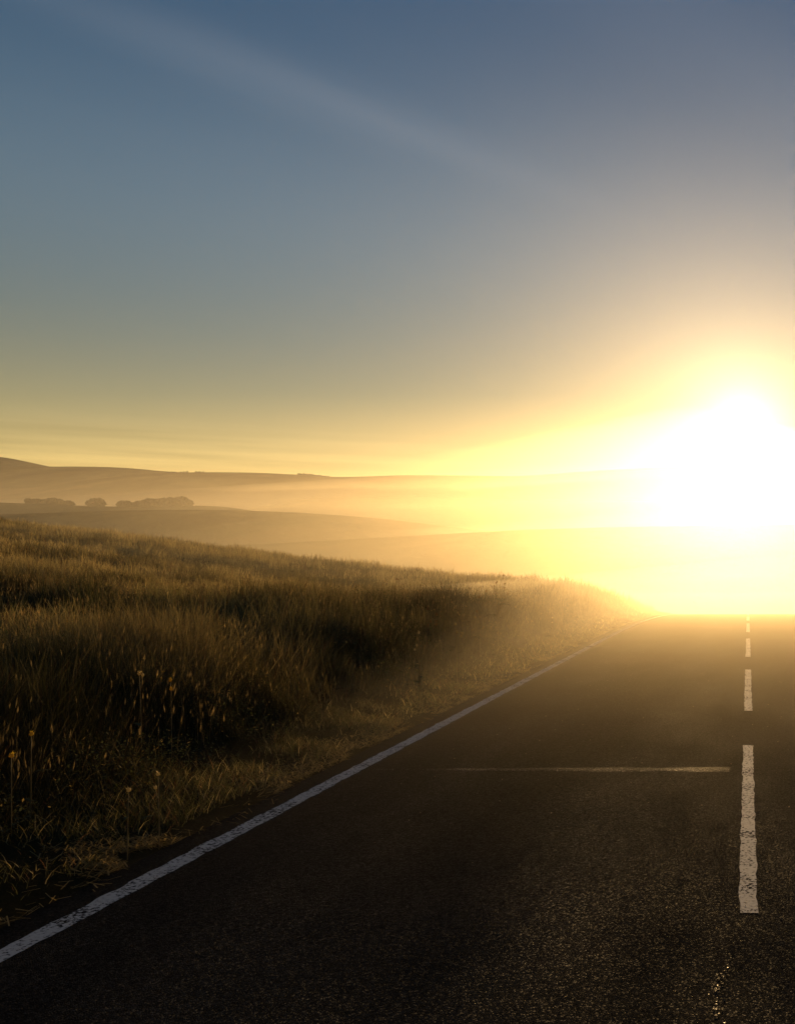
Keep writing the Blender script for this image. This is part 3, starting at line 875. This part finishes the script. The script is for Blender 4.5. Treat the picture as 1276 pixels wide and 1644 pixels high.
# thin high cirrus: a long streak on a level sheet far overhead
X_ = M('DIVIDE', dx, zpos); Y_ = M('DIVIDE', dy, zpos)
dist = M('ADD', M('MULTIPLY', M('ADD', X_, 1.165), 0.8105), M('MULTIPLY', M('SUBTRACT', Y_, 1.94), -0.586))
along = M('ADD', M('MULTIPLY', M('ADD', X_, 1.165), 0.586), M('MULTIPLY', M('SUBTRACT', Y_, 1.94), 0.8105))
cv = nt.nodes.new('ShaderNodeCombineXYZ'); L(M('MULTIPLY', dist, 3.0), cv.inputs[0]); L(M('MULTIPLY', along, 0.6), cv.inputs[1])
nz = nt.nodes.new('ShaderNodeTexNoise'); nz.inputs['Scale'].default_value = 1.6; nz.inputs['Detail'].default_value = 4.0; L(cv.outputs[0], nz.inputs['Vector'])
wob = M('ADD', dist, M('MULTIPLY', M('SUBTRACT', nz.outputs['Fac'], 0.5), 0.16))
streak = M('MULTIPLY', gauss(wob, 0.10), gauss(M('SUBTRACT', along, 0.42), 0.62))
streak2 = M('MULTIPLY', gauss(M('SUBTRACT', wob, 0.85), 0.16), 0.35)
veil = M('MULTIPLY', M('SUBTRACT', nz.outputs['Fac'], 0.5), 0.2)
c_cir = scale_col(M('ADD', M('ADD', streak, streak2), M('MAXIMUM', veil, 0.0)), (0.58, 0.50, 0.42))
# streaks of low cloud just over the far left skyline
mpw = nt.nodes.new('ShaderNodeMapping'); mpw.inputs['Scale'].default_value = (3.0, 3.0, 95.0); L(tcw.outputs['Generated'], mpw.inputs['Vector'])
n2 = nt.nodes.new('ShaderNodeTexNoise'); n2.inputs['Scale'].default_value = 1.5; n2.inputs['Detail'].default_value = 5.0; L(mpw.outputs[0], n2.inputs['Vector'])
low = M('MULTIPLY', gauss(M('SUBTRACT', dz, 0.090), 0.022), M('MINIMUM', M('MAXIMUM', M('MULTIPLY', M('ADD', dx, 0.15), -2.2), 0.0), 1.0))
lowf = M('ADD', 1.0, M('MULTIPLY', M('MULTIPLY', low, M('SUBTRACT', n2.outputs['Fac'], 0.5)), 1.2))
tint = nt.nodes.new('ShaderNodeVectorMath'); tint.operation = 'MULTIPLY'; tint.inputs[1].default_value = (0.82, 0.90, 1.00)
L(sky.outputs['Color'], tint.inputs[0])
c_veil = scale_col(gauss(M('SUBTRACT', dz, 0.29), 0.10), (0.62, 0.70, 0.70))
tot = add_col(add_col(add_col(add_col(tint.outputs[0], c_band), c_veil), c_aur), c_cir)
fin = nt.nodes.new('ShaderNodeVectorMath'); fin.operation = 'SCALE'; L(tot, fin.inputs[0]); L(lowf, fin.inputs['Scale'])
L(fin.outputs[0], bg.inputs['Color'])
L(bg.outputs[0], wo_.inputs['Surface'])

sl = bpy.data.lights.new('sun', 'SUN'); sl.energy = 4.4; sl.angle = math.radians(0.5); sl.color = (1.0, 0.62, 0.25)
so = bpy.data.objects.new('sun', sl); so.rotation_euler = SUN_DIR.to_track_quat('Z', 'Y').to_euler(); so.location = (0, 0, 60); link(so)

cd = bpy.data.cameras.new('camera'); cam = bpy.data.objects.new('camera', cd); link(cam)
cd.sensor_fit = 'VERTICAL'; cd.sensor_height = 24.0; cd.sensor_width = 24.0 * W_PX / H_PX
cd.lens = 24.0 * F / H_PX
cd.shift_x = (W_PX / 2 - VX) / H_PX
cd.shift_y = -(H_PX / 2 - VY) / H_PX
cd.clip_start = 0.05; cd.clip_end = 20000
cam.location = (0, 0, EYE); cam.rotation_euler = (math.radians(90), 0, 0)
scene.camera = cam

vs_ = scene.view_settings
vs_.view_transform = 'Standard'; vs_.look = 'None'; vs_.exposure = 0.0; vs_.gamma = 1.0; vs_.use_curve_mapping = False
scene.cycles.max_bounces = 6; scene.cycles.diffuse_bounces = 3; scene.cycles.transmission_bounces = 4; scene.cycles.transparent_max_bounces = 12
scene.cycles.volume_bounces = 1
